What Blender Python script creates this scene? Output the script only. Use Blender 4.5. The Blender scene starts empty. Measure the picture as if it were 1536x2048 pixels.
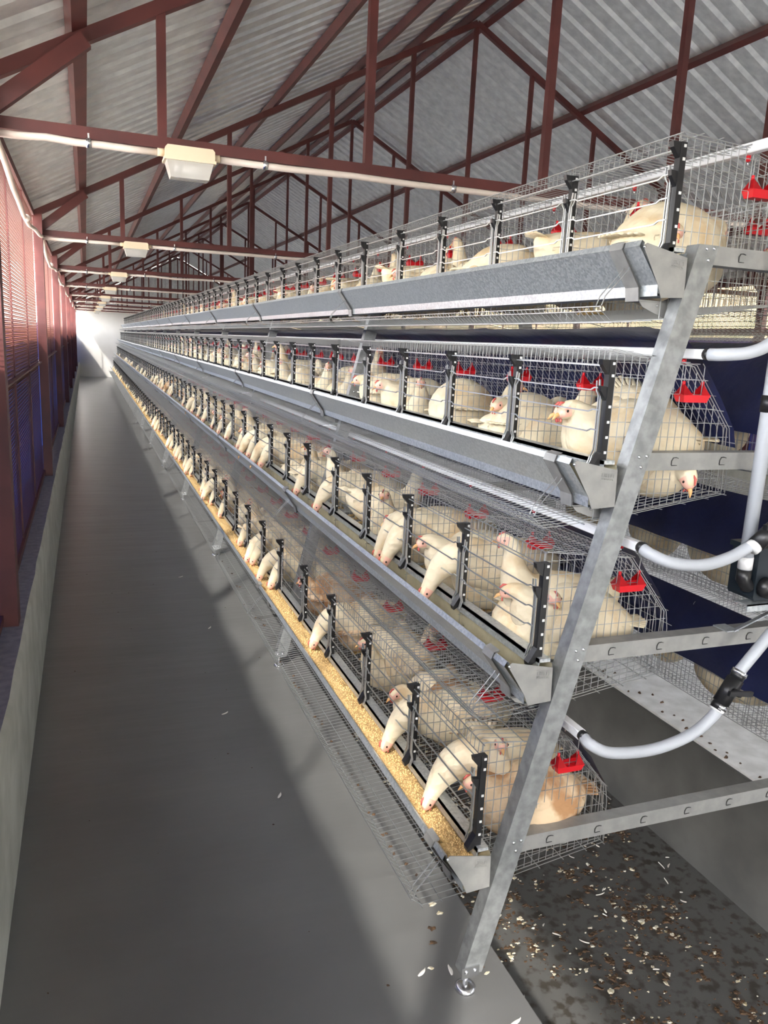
import bpy, math, random
from mathutils import Vector, Matrix, noise
random.seed(7)
PI = math.pi
SC = bpy.context.scene
COL = SC.collection

# ------------------------------------------------------------------ helpers
class MB:
    """collects faces for one mesh"""
    def __init__(self):
        self.v = []; self.f = []; self.m = []; self.s = []
    def add(self, vs, fs, mi=0, smooth=False):
        b = len(self.v)
        self.v.extend(vs)
        for f in fs:
            self.f.append(tuple(i + b for i in f)); self.m.append(mi); self.s.append(smooth)
    def box(self, x0, x1, y0, y1, z0, z1, mi=0):
        vs = [(x, y, z) for x in (x0, x1) for y in (y0, y1) for z in (z0, z1)]
        self.add(vs, [(0, 1, 3, 2), (4, 6, 7, 5), (0, 4, 5, 1), (2, 3, 7, 6), (0, 2, 6, 4), (1, 5, 7, 3)], mi)
    def bar(self, a, b, w, d, up=(0, 1, 0), mi=0):
        """rectangular bar a->b; w across the 'side' axis, d along 'up'"""
        a = Vector(a); b = Vector(b); t = (b - a).normalized(); up = Vector(up)
        s = t.cross(up).normalized(); u = s.cross(t).normalized()
        vs = []
        for p in (a, b):
            for i, j in ((-1, -1), (1, -1), (1, 1), (-1, 1)):
                vs.append(tuple(p + s * (i * w / 2) + u * (j * d / 2)))
        self.add(vs, [(0, 1, 2, 3)[::-1], (4, 5, 6, 7), (0, 1, 5, 4), (1, 2, 6, 5), (2, 3, 7, 6), (3, 0, 4, 7)], mi)
    def tube(self, pts, r, n=6, mi=0, smooth=True, caps=True, radii=None):
        pts = [Vector(p) for p in pts]
        L = len(pts); rings = []
        prev = None
        for i in range(L):
            t = (pts[min(i + 1, L - 1)] - pts[max(i - 1, 0)]).normalized()
            if prev is None:
                ref = Vector((0, 0, 1)) if abs(t.z) < 0.9 else Vector((1, 0, 0))
                s = t.cross(ref).normalized()
            else:
                s = (prev - t * prev.dot(t)).normalized()
            prev = s
            u = t.cross(s)
            rr = radii[i] if radii else r
            rings.append([tuple(pts[i] + (s * math.cos(a) + u * math.sin(a)) * rr) for a in [2 * PI * (k + .5) / n for k in range(n)]])
        vs = [p for ring in rings for p in ring]
        fs = []
        for i in range(L - 1):
            for k in range(n):
                k2 = (k + 1) % n
                fs.append((i * n + k, i * n + k2, (i + 1) * n + k2, (i + 1) * n + k))
        if caps:
            fs.append(tuple(range(n))[::-1]); fs.append(tuple((L - 1) * n + k for k in range(n)))
        self.add(vs, fs, mi, smooth)
    def wire(self, pts, r=.0010, mi=0):
        self.tube(pts, r, 4, mi, False, False)
    def prism(self, poly, axis, a, b, mi=0):
        """extrude a 2D polygon: axis 'y' -> poly is (x,z); 'x' -> (y,z); 'z' -> (x,y)"""
        def P(p, t):
            return (p[0], t, p[1]) if axis == 'y' else ((t, p[0], p[1]) if axis == 'x' else (p[0], p[1], t))
        n = len(poly)
        vs = [P(p, a) for p in poly] + [P(p, b) for p in poly]
        fs = [tuple(range(n)), tuple(range(2 * n - 1, n - 1, -1))]
        for i in range(n):
            j = (i + 1) % n
            fs.append((i, i + n, j + n, j))
        self.add(vs, fs, mi)
    def sheet(self, rows, mi=0, smooth=True):
        n = len(rows[0]); vs = [p for r in rows for p in r]; fs = []
        for i in range(len(rows) - 1):
            for k in range(n - 1):
                fs.append((i * n + k, i * n + k + 1, (i + 1) * n + k + 1, (i + 1) * n + k))
        self.add(vs, fs, mi, smooth)
    def ellipsoid(self, c, r, nu=8, nv=6, mi=0, M=None):
        vs = []; fs = []
        for i in range(nv + 1):
            th = PI * i / nv
            for k in range(nu):
                ph = 2 * PI * k / nu
                p = Vector((r[0] * math.sin(th) * math.cos(ph), r[1] * math.sin(th) * math.sin(ph), r[2] * math.cos(th)))
                if M is not None: p = M @ p
                vs.append((c[0] + p.x, c[1] + p.y, c[2] + p.z))
        for i in range(nv):
            for k in range(nu):
                k2 = (k + 1) % nu
                fs.append((i * nu + k, (i + 1) * nu + k, (i + 1) * nu + k2, i * nu + k2))
        self.add(vs, fs, mi, True)
    def mesh(self, name, mats):
        me = bpy.data.meshes.new(name)
        me.from_pydata(self.v, [], self.f)
        for m in mats: me.materials.append(m)
        me.polygons.foreach_set('material_index', self.m)
        me.polygons.foreach_set('use_smooth', self.s)
        me.update()
        return me
    def obj(self, name, mats, parent=None, loc=None):
        if not isinstance(mats, (list, tuple)): mats = [mats]
        return link(name, self.mesh(name, mats), parent, loc)

def link(name, me, parent=None, loc=None, rz=0.0):
    o = bpy.data.objects.new(name, me); COL.objects.link(o)
    if parent is not None: o.parent = parent
    if loc is not None: o.location = loc
    if rz: o.rotation_euler = (0, 0, rz)
    return o
def tag(o, label, cat, group=None, kind=None):
    o['label'] = label; o['category'] = cat
    if group: o['group'] = group
    if kind: o['kind'] = kind
    return o
def thing(name, label, cat, loc=(0, 0, 0), group=None):
    o = bpy.data.objects.new(name, None); COL.objects.link(o)
    o.location = loc; o.empty_display_size = .1
    return tag(o, label, cat, group)
def struct(name, mb, mats, label=None, cat='building'):
    o = mb.obj(name, mats); o['kind'] = 'structure'
    if label: o['label'] = label; o['category'] = cat
    return o
ORD = ['first', 'second', 'third', 'fourth', 'fifth', 'sixth', 'seventh', 'eighth', 'ninth', 'tenth', 'eleventh', 'twelfth',
       'thirteenth', 'fourteenth', 'fifteenth', 'sixteenth', 'seventeenth', 'eighteenth', 'nineteenth', 'twentieth']
def ordinal(n):
    if n < 20: return ORD[n]
    t, u = divmod(n + 1, 10)
    tens = {2: 'twenty', 3: 'thirty', 4: 'forty', 5: 'fifty', 6: 'sixty'}[t]
    return {2: 'twentieth', 3: 'thirtieth', 4: 'fortieth', 5: 'fiftieth', 6: 'sixtieth'}[t] if u == 0 else tens + '-' + ORD[u - 1]
TIER = ['bottom', 'second', 'third', 'top']

# ------------------------------------------------------------------ materials
def mat(name, col, rough=.5, metal=0.0, spec=.5):
    m = bpy.data.materials.new(name); m.use_nodes = True
    b = m.node_tree.nodes['Principled BSDF']
    b.inputs['Base Color'].default_value = (*col, 1); b.inputs['Roughness'].default_value = rough
    b.inputs['Metallic'].default_value = metal; b.inputs['Specular IOR Level'].default_value = spec
    return m
def nodes(m): return m.node_tree.nodes, m.node_tree.links, m.node_tree.nodes['Principled BSDF']
def vary(m, c1, c2, scale=8, detail=4, tex='noise', coord='Object', lo=.35, hi=.65, stretch=None, rough=None, bump=0, bscale=None, bdist=.005):
    """colour varied between c1 and c2 by a noise / voronoi texture, optional bump"""
    N, L, b = nodes(m)
    tc = N.new('ShaderNodeTexCoord'); src = tc.outputs[coord]
    if stretch:
        mp = N.new('ShaderNodeMapping'); mp.inputs['Scale'].default_value = stretch
        L.new(src, mp.inputs['Vector']); src = mp.outputs['Vector']
    if tex == 'noise':
        t = N.new('ShaderNodeTexNoise'); t.inputs['Scale'].default_value = scale; t.inputs['Detail'].default_value = detail
        out = t.outputs['Fac']
    else:
        t = N.new('ShaderNodeTexVoronoi'); t.inputs['Scale'].default_value = scale
        sp = N.new('ShaderNodeSeparateColor'); L.new(t.outputs['Color'], sp.inputs[0]); out = sp.outputs[0]
    L.new(src, t.inputs['Vector'])
    r = N.new('ShaderNodeValToRGB')
    r.color_ramp.elements[0].position = lo; r.color_ramp.elements[0].color = (*c1, 1)
    r.color_ramp.elements[1].position = hi; r.color_ramp.elements[1].color = (*c2, 1)
    L.new(out, r.inputs['Fac']); L.new(r.outputs['Color'], b.inputs['Base Color'])
    if rough:
        mr = N.new('ShaderNodeMapRange'); mr.inputs['To Min'].default_value = rough[0]; mr.inputs['To Max'].default_value = rough[1]
        L.new(out, mr.inputs['Value']); L.new(mr.outputs[0], b.inputs['Roughness'])
    if bump:
        t2 = t
        o2 = out
        if bscale:
            t2 = N.new('ShaderNodeTexNoise'); t2.inputs['Scale'].default_value = bscale; t2.inputs['Detail'].default_value = 3
            L.new(src, t2.inputs['Vector']); o2 = t2.outputs['Fac']
        bp = N.new('ShaderNodeBump'); bp.inputs['Strength'].default_value = bump; bp.inputs['Distance'].default_value = bdist
        L.new(o2, bp.inputs['Height']); L.new(bp.outputs['Normal'], b.inputs['Normal'])
    return m

GALV = vary(mat('galvanised steel', (.5, .53, .55), .4, .75), (.47, .51, .53), (.64, .67, .68), 170, 2, 'voronoi', lo=.1, hi=.9, rough=(.3, .48))
FRAME = vary(mat('frame galvanising', (.3, .31, .31), .42, .6), (.24, .25, .25), (.36, .37, .37), 38, 8, lo=.35, hi=.65)
CAPM = vary(mat('brushed steel', (.3, .3, .3), .5, .45), (.27, .27, .26), (.33, .325, .31), 30)
GATE = mat('gate rod', (.62, .64, .64), .35, .85)
WIRE = mat('wire', (.42, .43, .43), .4, .8)
ROOF = vary(mat('roof sheet', (.5, .52, .53), .3, .6), (.60, .62, .63), (.82, .84, .84), 14, 6, lo=.3, hi=.7, rough=(.24, .40), bump=.25, bscale=3, bdist=.01)
RED = vary(mat('red oxide paint', (.15, .03, .027), .5), (.075, .017, .016), (.115, .025, .022), 6)
MESHM = mat('expanded mesh paint', (.17, .065, .045), .5)
BLACK = mat('black plastic', (.012, .012, .013), .35)
HOLE_LIGHT = mat('post hole light', (.7, .7, .68), .4)
REDP = mat('red plastic', (.62, .012, .02), .35)
WHITEP = mat('white plastic pipe', (.80, .81, .83), .35)
HOSE = mat('grey hose', (.40, .42, .45), .42)
CREAM = mat('cream plastic', (.72, .60, .43), .45)
CONDUIT = mat('cream conduit', (.72, .63, .56), .45)
NAVY = vary(mat('navy tarpaulin', (.012, .016, .06), .38), (.010, .013, .045), (.016, .022, .08), 5, bump=.5, bscale=14, bdist=.01)
CURT = vary(mat('blue curtain', (.012, .022, .1), .5), (.010, .016, .075), (.018, .03, .13), 3, stretch=(1, 6, .6), bump=.4, bscale=6, bdist=.02)
N, L, b = nodes(CURT)
tr = N.new('ShaderNodeBsdfTranslucent'); mx = N.new('ShaderNodeMixShader'); mx.inputs[0].default_value = .22
tr.inputs['Color'].default_value = (.010, .025, .12, 1)
L.new(b.outputs[0], mx.inputs[1]); L.new(tr.outputs[0], mx.inputs[2]); L.new(mx.outputs[0], N['Material Output'].inputs['Surface'])
TANKM = mat('dark tank plastic', (.012, .018, .024), .4)
ZINC = mat('bright zinc', (.75, .76, .78), .25, 1)
FEED = vary(mat('crumb feed', (.72, .50, .22), .8), (.40, .23, .075), (.66, .47, .22), 160, 3, lo=.3, hi=.6, bump=.6, bdist=.004)
RESID = vary(mat('dusty trough lining', (.5, .45, .3), .35, .3), (.40, .36, .24), (.56, .51, .36), 12)
NECKTAPE = mat('sealing tape', (.75, .75, .74), .5)

FLOORM = vary(mat('grey floor paint', (.14, .14, .135), .28), (.132, .133, .130), (.155, .156, .153), 2.2, 5)
N, L, b = nodes(FLOORM)
tc = N.new('ShaderNodeTexCoord'); mp = N.new('ShaderNodeMapping'); mp.inputs['Scale'].default_value = (1.2, 5.5, 1)
nz = N.new('ShaderNodeTexNoise'); nz.inputs['Scale'].default_value = 1.1; nz.inputs['Detail'].default_value = 3
bp = N.new('ShaderNodeBump'); bp.inputs['Strength'].default_value = .35; bp.inputs['Distance'].default_value = .012
L.new(tc.outputs['Object'], mp.inputs['Vector']); L.new(mp.outputs[0], nz.inputs['Vector']); L.new(nz.outputs['Fac'], bp.inputs['Height']); L.new(bp.outputs[0], b.inputs['Normal'])
PITM = vary(mat('pit paint', (.075, .075, .075), .45), (.06, .06, .06), (.09, .09, .088), 5, 6)
PITF = vary(mat('soiled pit paint', (.10, .10, .10), .5), (.05, .044, .036), (.105, .104, .10), 22, 10, lo=.38, hi=.5)
WHITEFLOOR = vary(mat('white limewash', (.72, .72, .70), .7), (.62, .62, .60), (.80, .80, .79), 12, 6, bump=.5, bscale=20)
CURB = vary(mat('grey-green plaster', (.46, .46, .40), .8), (.40, .40, .345), (.52, .52, .46), 7, 6, bump=.35, bscale=25)
CURBTOP = vary(mat('cement ledge', (.24, .235, .28), .85), (.20, .195, .24), (.28, .275, .32), 30, 6, bump=.3)
WALLM = vary(mat('white wall paint', (.70, .69, .66), .6), (.52, .51, .48), (.58, .57, .55), 1.5)
GROUND = vary(mat('dry earth', (.42, .38, .32), .9), (.36, .33, .28), (.50, .46, .40), .8)
DUNG = vary(mat('brown droppings', (.10, .055, .03), .8), (.035, .02, .011), (.10, .055, .025), 60)
PALE = vary(mat('pale droppings', (.55, .50, .36), .8), (.42, .35, .2), (.68, .66, .58), 60)
FEATH = mat('loose feather', (.72, .70, .64), .7)

def hen_material(name, c_white, c_dark, amount):
    m = mat(name, c_white, .75, 0, .2)
    N, L, b = nodes(m)
    tc = N.new('ShaderNodeTexCoord'); oi = N.new('ShaderNodeObjectInfo')
    ad = N.new('ShaderNodeVectorMath'); ad.operation = 'ADD'
    mu = N.new('ShaderNodeVectorMath'); mu.operation = 'SCALE'; mu.inputs['Scale'].default_value = 3.0
    cb = N.new('ShaderNodeCombineXYZ')
    for i in range(3): L.new(oi.outputs['Random'], cb.inputs[i])
    L.new(cb.outputs[0], mu.inputs[0]); L.new(tc.outputs['Object'], ad.inputs[0]); L.new(mu.outputs[0], ad.inputs[1])
    n1 = N.new('ShaderNodeTexNoise'); n1.inputs['Scale'].default_value = 13; n1.inputs['Detail'].default_value = 4
    L.new(ad.outputs[0], n1.inputs['Vector'])
    rp = N.new('ShaderNodeValToRGB')
    rp.color_ramp.elements[0].position = .34 + amount; rp.color_ramp.elements[0].color = (*c_dark, 1)
    rp.color_ramp.elements[1].position = .50 + amount; rp.color_ramp.elements[1].color = (*c_white, 1)
    L.new(n1.outputs['Fac'], rp.inputs['Fac'])
    hs = N.new('ShaderNodeHueSaturation')
    mr = N.new('ShaderNodeMapRange'); mr.inputs['To Min'].default_value = .80; mr.inputs['To Max'].default_value = 1.05
    L.new(oi.outputs['Random'], mr.inputs['Value']); L.new(mr.outputs[0], hs.inputs['Value'])
    L.new(rp.outputs['Color'], hs.inputs['Color']); L.new(hs.outputs['Color'], b.inputs['Base Color'])
    vo = N.new('ShaderNodeTexVoronoi'); vo.inputs['Scale'].default_value = 70
    mp = N.new('ShaderNodeMapping'); mp.inputs['Scale'].default_value = (.45, 1, 1)
    L.new(ad.outputs[0], mp.inputs['Vector']); L.new(mp.outputs[0], vo.inputs['Vector'])
    bp = N.new('ShaderNodeBump'); bp.inputs['Strength'].default_value = .35; bp.inputs['Distance'].default_value = .006
    L.new(vo.outputs['Distance'], bp.inputs['Height']); L.new(bp.outputs[0], b.inputs['Normal'])
    return m
HENW = hen_material('white feathers', (.76, .66, .47), (.66, .50, .30), 0)
HENT = hen_material('tan feathers', (.72, .55, .36), (.42, .23, .11), .08)
SKIN = mat('pink face skin', (.74, .42, .32), .6)
COMB = mat('red comb', (.55, .11, .09), .55)
BEAK = mat('horn beak', (.70, .40, .16), .45)
EYE = mat('dark eye', (.02, .01, .008), .2)
LEGM = mat('yellow shanks', (.62, .43, .18), .55)

# lamp lens
LENS = mat('frosted lens', (.62, .60, .56), .25); LENS.node_tree.nodes['Principled BSDF'].inputs['Transmission Weight'].default_value = .55

# ------------------------------------------------------------------ dimensions (metres)
Y0 = 1.495            # end frame plane
PITCH = 2.11; NMOD = 13; CELL = .413
YE = Y0 + PITCH * NMOD
YB = 30.0             # end wall
XP = [.865, .990, 1.113, 1.238]     # front post x of each tier
ZP = [.420, .892, 1.360, 1.832]     # post foot z of each tier
XC = 1.70             # centre line of the A-frame
X_L = -.30; X_R = 6.56
def leg_x(z): return .850 + .254 * z

# ------------------------------------------------------------------ setting
mb = MB(); mb.box(-.9, .99, -5, YB, -.3, 0); struct('floor', mb, FLOORM, 'smooth grey painted aisle floor beside the cages', 'floor')
mb = MB(); mb.box(.99, 2.405, -5, YB, -.75, -.55); struct('floor_pit', mb, PITF, 'sunken grey manure pit floor under the cages', 'floor')
mb = MB(); mb.box(2.405, 7.2, -5, YB, -.75, 0); struct('floor_right', mb, WHITEFLOOR, 'white limewashed floor beyond the manure pit', 'floor')
mb = MB(); mb.box(2.395, 2.4055, -5, YB, -.56, -.012); struct('wall_pit', mb, PITM, 'dark grey painted far side of the manure pit', 'wall')
# dwarf walls with a slightly uneven plaster edge
def dwarf(name, xa, xb, face, label):
    m = MB(); rows = []
    n = 160
    for i in range(n + 1):
        y = -5 + (YB + 5) * i / n
        e = .006 * noise.noise(Vector((face, y * 3.1, 0))) + .004 * noise.noise(Vector((face, y * 11, 3)))
        s = 1 if xb > xa else -1
        rows.append([(xb, y, -.02), (xb + e, y, .25), (xb + e * 1.5, y, .485 + e), (xb - s * .012 + e, y, .50 + e * .5)])
    m.sheet(rows, 0)
    rows2 = [[r[3], (xa, r[3][1], .50)] for r in rows]
    m.sheet(rows2, 1)
    m.sheet([[(xa, -5, -.3), (xa, YB, -.3)], [(xa, -5, .5), (xa, YB, .5)]], 0)
    return struct(name, m, [CURB, CURBTOP], label, 'wall')
dwarf('wall_left', -.55, -.242, 1, 'low plastered wall with grey ledge on the left of the aisle')
dwarf('wall_right', 6.8, 6.50, 2, 'low plastered wall on the far right side')
mb = MB(); mb.box(-.55, 6.8, YB, YB + .15, -.3, 2.30); struct('wall_back', mb, WALLM, 'plain white end wall at the far end of the aisle', 'wall')
mb = MB(); mb.box(-.55, 1.0, -5.15, -5, -.75, 4.3); mb.box(2.6, 6.8, -5.15, -5, -.75, 4.3); mb.box(1.0, 2.6, -5.15, -5, 2.2, 4.3); struct('wall_front_added', mb, WALLM, 'unseen white wall added behind the camera to limit front light', 'wall')  # unseen wall with doorway, added to narrow the light from the front
# gable of profiled sheet over the end wall
def roofz(x): return 2.45 + .531 * (min(x, 2 * 3.13 - x) + .3)
mb = MB(); rows = []
x = -.45
while x < 6.75:
    for dx, dy in ((0, 0), (.10, 0), (.115, .03), (.145, .03)):
        xx = x + dx
        rows.append([(xx, YB + .02 + dy, 2.28), (xx, YB + .02 + dy, roofz(xx) + .05)])
    x += .16
mb.sheet(rows, 0, False); struct('wall_gable', mb, ROOF, 'profiled metal gable above the white end wall', 'wall')
# roof sheets: trapezoidal ribs running down the slope
def roof_sheet(name, xa, xb, label):
    m = MB(); rows = []
    y = -5.0
    while y < YB + .1:
        for dy, dz in ((0, 0), (.100, 0), (.122, .028), (.152, .028), (.174, 0)):
            yy = y + dy
            rows.append([(xx, yy, roofz(xx) + .058 + dz + .004 * noise.noise(Vector((xx * 1.7, yy * 1.3, 0)))) for xx in [xa + (xb - xa) * k / 8 for k in range(9)]])
        y += .18
    m.sheet(rows, 0, False)
    return struct(name, m, ROOF, label, 'roof')
roof_sheet('ceiling_left', -.50, 3.10, 'galvanised ribbed roof slope over the aisle')
roof_sheet('ceiling_right', 6.75, 3.16, 'galvanised ribbed roof slope on the right')
mb = MB()
for s in (-1, 1):
    mb.sheet([[(3.13, y, 4.40 + .01 * math.sin(y * 9)), (3.13 + s * .14, y, 4.31 + .012 * math.sin(y * 13 + s)), (3.13 + s * .22, y, 4.28)] for y in [-5 + .17 * i for i in range(207)]], 0, True)
o = mb.obj('ridge_cap', GALV); tag(o, 'crumpled silver ridge capping along the roof peak', 'roof ridge')
mb = MB(); mb.box(-60, 60, -60, 90, -1.0, -.76); struct('ground', mb, GROUND, 'dry ground outside the shed', 'ground')

BANK = vary(mat('added light-dimming bank', (.13, .10, .045), .9), (.08, .075, .03), (.20, .14, .07), .9)
HILL = vary(mat('added red-brown backdrop', (.15, .075, .05), .9), (.12, .055, .035), (.19, .10, .065), .08)
mb = MB(); rows = []
for i in range(61):
    y = -12 + 2 * i
    rows.append([(8.5 + (k * .7) + .3 * noise.noise(Vector((k, y * .4, 0))), y, -.77 + k * .62 + (.35 * noise.noise(Vector((k * 1.3, y * .5, 2))) if k else 0)) for k in range(9)])
mb.sheet(rows, 0); struct('backdrop_bank', mb, BANK, 'added light-dimming bank outside the right wall', 'ground')  # bank added to dim the bright view through the right wall
mb = MB(); rows = []
for i in range(25):
    x = -80 + 3.3 * i
    rows.append([(x, 92 + 4 * k, -.77 + 2.1 * k + 1.2 * noise.noise(Vector((x * .11, k * .4, 5)))) for k in range(12)])
mb.sheet(rows, 0); struct('backdrop_hill', mb, HILL, 'hill-shaped red-brown backdrop added beyond the left wall mesh', 'ground')  # made-up slope, turns the bright view behind the left mesh brown
mb = MB(); mb.box(-10.5, -1.5, 84, 90, -.8, 7.6); struct('backdrop_glare', mb, WALLM, 'white block added to stand for glare beyond the left wall mesh', 'building')  # added white block, stands in for glare behind the left mesh

# ------------------------------------------------------------------ trusses, purlins, lamps, conduit
def truss_mesh(parts):
    return parts
VX = [.285, 1.085, 1.90, 2.58, 3.13, 3.69, 4.37, 5.18, 5.98]
def make_truss_parts():
    P = []
    m = MB(); m.box(-.30, 6.56, -.02, .02, 2.265, 2.305); m.box(-.30, 6.56, .02, .045, 2.265, 2.270); P.append(('bottom_chord', m.mesh('bottom_chord', [RED])))
    for s in (0, 1):
        m = MB(); f = (lambda x: x) if s == 0 else (lambda x: 6.26 - x)
        a = (f(-.34), 0, roofz(-.34) - .025); b_ = (f(3.13), 0, roofz(3.13) - .025)
        m.bar(a, b_, .045, .04, (0, 1, 0)); P.append(('rafter', m.mesh('rafter', [RED])))
    for x in VX:
        m = MB(); m.box(x - .016, x + .016, -.016, .016, 2.30, roofz(x) - .03); P.append(('upright', m.mesh('upright', [RED])))
    for s in (0, 1):
        f = (lambda x: x) if s == 0 else (lambda x: 6.26 - x)
        m = MB(); m.bar((f(-.29), -.045, 2.31), (f(.03), -.045, 2.575), .055, .04, (0, 1, 0)); P.append(('knee_brace', m.mesh('knee_brace', [RED])))
    return P
TP = make_truss_parts()
YT = [3.2 + 3.33 * i for i in range(9)]
YT[-1] = 29.8
for i, y in enumerate(YT):
    t = thing('roof_truss', f'maroon steel roof truss spanning the shed, {ordinal(i)} from the camera', 'roof truss', (0, y, 0), 'maroon roof trusses')
    for n_, me in TP: link(n_, me, t)
for nm, x, w in (('left eave', -.36, .05), ('lowest left', 0.0, .056), ('middle left', .655, .05), ('upper left', 1.42, .05), ('high left', 2.11, .05), ('next to ridge left', 2.60, .045),
                 ('left ridge', 3.03, .05), ('right ridge', 3.21, .05), ('upper right', 4.22, .05), ('middle right', 5.06, .05), ('low right', 5.9, .05), ('right eave', 6.62, .05)):
    s = 1 if x < 3.13 else -1
    m = MB(); m.bar((x, -5, roofz(x) + .026), (x, YB - .02, roofz(x) + .026), w, .05, (-.47 * s, 0, .88))
    o = m.obj('purlin', RED)
    txt = {'left eave': 'above the left mesh wall top', 'lowest left': 'lowest over the aisle', 'middle left': 'second up the left slope', 'upper left': 'third up the left slope', 'high left': 'fourth up the left slope',
           'next to ridge left': 'just below the ridge pair on the left slope', 'left ridge': 'on the left of the ridge', 'right ridge': 'on the right of the ridge', 'upper right': 'crossing the upper right slope',
           'middle right': 'crossing the middle of the right slope', 'low right': 'low on the right slope', 'right eave': 'above the right wall top'}[nm]
    tag(o, f'maroon steel purlin under the roof sheets, {txt}', 'purlin', 'maroon purlins')

# bulkhead lamps on the near side of each truss
def lamp_meshes():
    m = MB()
    m.prism([(-.088, .0), (.088, .0), (.088, .035), (.080, .044), (-.080, .044), (-.088, .035)], 'y', -.05, .04)
    for s in (-1, 1): m.tube([(s * .088, -.005, .022), (s * .112, -.005, .022)], .014, 10)
    base = m.mesh('base', [CREAM])
    m = MB()
    top = [(-.085, -.048), (.085, -.048), (.085, .038), (-.085, .038)]; bot = [(-.068, -.036), (.068, -.036), (.068, .026), (-.068, .026)]
    vs = [(x, y, 0) for x, y in top] + [(x, y, -.062) for x, y in bot]
    m.add(vs, [(4, 5, 6, 7)[::-1], (0, 1, 5, 4), (1, 2, 6, 5), (2, 3, 7, 6), (3, 0, 4, 7)])
    lens = m.mesh('lens', [LENS])
    m = MB(); m.tube([(-.05, 0, -.02), (-.02, 0, -.02)], .014, 10, 0); m.ellipsoid((.015, 0, -.025), (.042, .022, .022), 10, 8)
    bulb = m.mesh('bulb', [WHITEP])
    m = MB(); m.box(-.092, .092, -.054, .044, -.006, .004)
    return [('base', base), ('lens', lens), ('bulb', bulb), ('rim', m.mesh('rim', [CREAM]))]
LM = lamp_meshes()
def jitter_line(a, b, n, amp, seed):
    a = Vector(a); b = Vector(b); out = []
    for i in range(n + 1):
        p = a.lerp(b, i / n)
        k = 0 if i in (0, n) else 1
        out.append(p + Vector((0, 0, amp * k * noise.noise(Vector((seed, i * .7, 0))))))
    return out
for i, y in enumerate(YT[:-1] + [29.2]):
    t = thing('bulkhead_light', f'cream oblong bulkhead lamp under the {ordinal(i)} truss from the camera', 'lamp', (.375, y - .05, 2.222), 'bulkhead lamps')
    for n_, me in LM: link(n_, me, t)
    c = thing('conduit', f'cream plastic conduit pipe along the {ordinal(i)} truss from the camera', 'conduit', (0, y - .045, 2.248), 'truss conduits')
    m = MB(); m.tube(jitter_line((-.29, 0, -.005), (.262, 0, -.004), 6, .008, i), .0125, 8); m.obj('pipe', CONDUIT, c)
    m = MB(); m.tube(jitter_line((.49, 0, -.004), (4.6, 0, .004), 16, .012, i + 9), .0125, 8); m.obj('pipe', CONDUIT, c)
    for x in (.03, .66, 1.45, 2.3):
        m = MB(); m.tube([(x - .009, 0, -.002), (x + .009, 0, -.002)], .0165, 8); m.box(x - .003, x + .003, -.004, .004, .014, .03); m.obj('clip', ZINC, c)
    m = MB(); m.tube([(-.325, 0, -.005), (-.27, 0, -.005)], .024, 10); m.obj('junction', CONDUIT, c)
c = thing('conduit', 'cream conduit drooping along the top of the left mesh wall', 'conduit', (-.282, 0, 2.243))
pts = []
for i in range(9):
    y0 = YT[i] - .045 - 3.33; 
    for k in range(8):
        f = k / 8
        pts.append((.010 * math.sin(f * 7 + i), y0 + 3.33 * f, -.055 * math.sin(PI * f) * (1 if i % 2 else 1.3) + .010 * math.sin(f * 17 + i)))
m = MB(); m.tube(pts, .012, 8); m.obj('pipe', CONDUIT, c)
for i in range(3):
    m = MB(); yy = 4.9 + 3.33 * i; m.tube([(0, yy - .01, -.06), (0, yy + .01, -.06)], .02, 8); m.obj('clip', CONDUIT, c)

# ------------------------------------------------------------------ side walls: posts, expanded mesh, rails, curtains
def mesh_panel(w, h):
    """expanded metal: slanted ribbon strands in a diamond lattice, in the y-z plane"""
    m = MB(); LW, SW = .042, .0185
    nz_ = int(h / SW); ny = int(w / LW)
    for r in range(nz_):
        for sgn in (0, 1):
            pts = []
            for k in range(ny * 2 + 1):
                up = (k + sgn) % 2
                pts.append((0, k * LW / 2, (r + .5) * SW + (SW / 2 - .001) * (1 if up else -1)))
            # flat ribbon, leaning like expanded metal
            vs = []
            for p in pts:
                vs.append((-.0011, p[1], p[2] - .0023)); vs.append((.0011, p[1], p[2] + .0023))
            fs = [(2 * k, 2 * k + 1, 2 * k + 3, 2 * k + 2) for k in range(len(pts) - 1)]
            m.add(vs, fs)
    return m.mesh('mesh_panel', [MESHM])
PANEL = mesh_panel(3.25, 1.90)
YPOST = [y - .08 for y in YT[:-1]]
YPOST = [YPOST[0] - 6.66, YPOST[0] - 3.33] + YPOST
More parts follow.
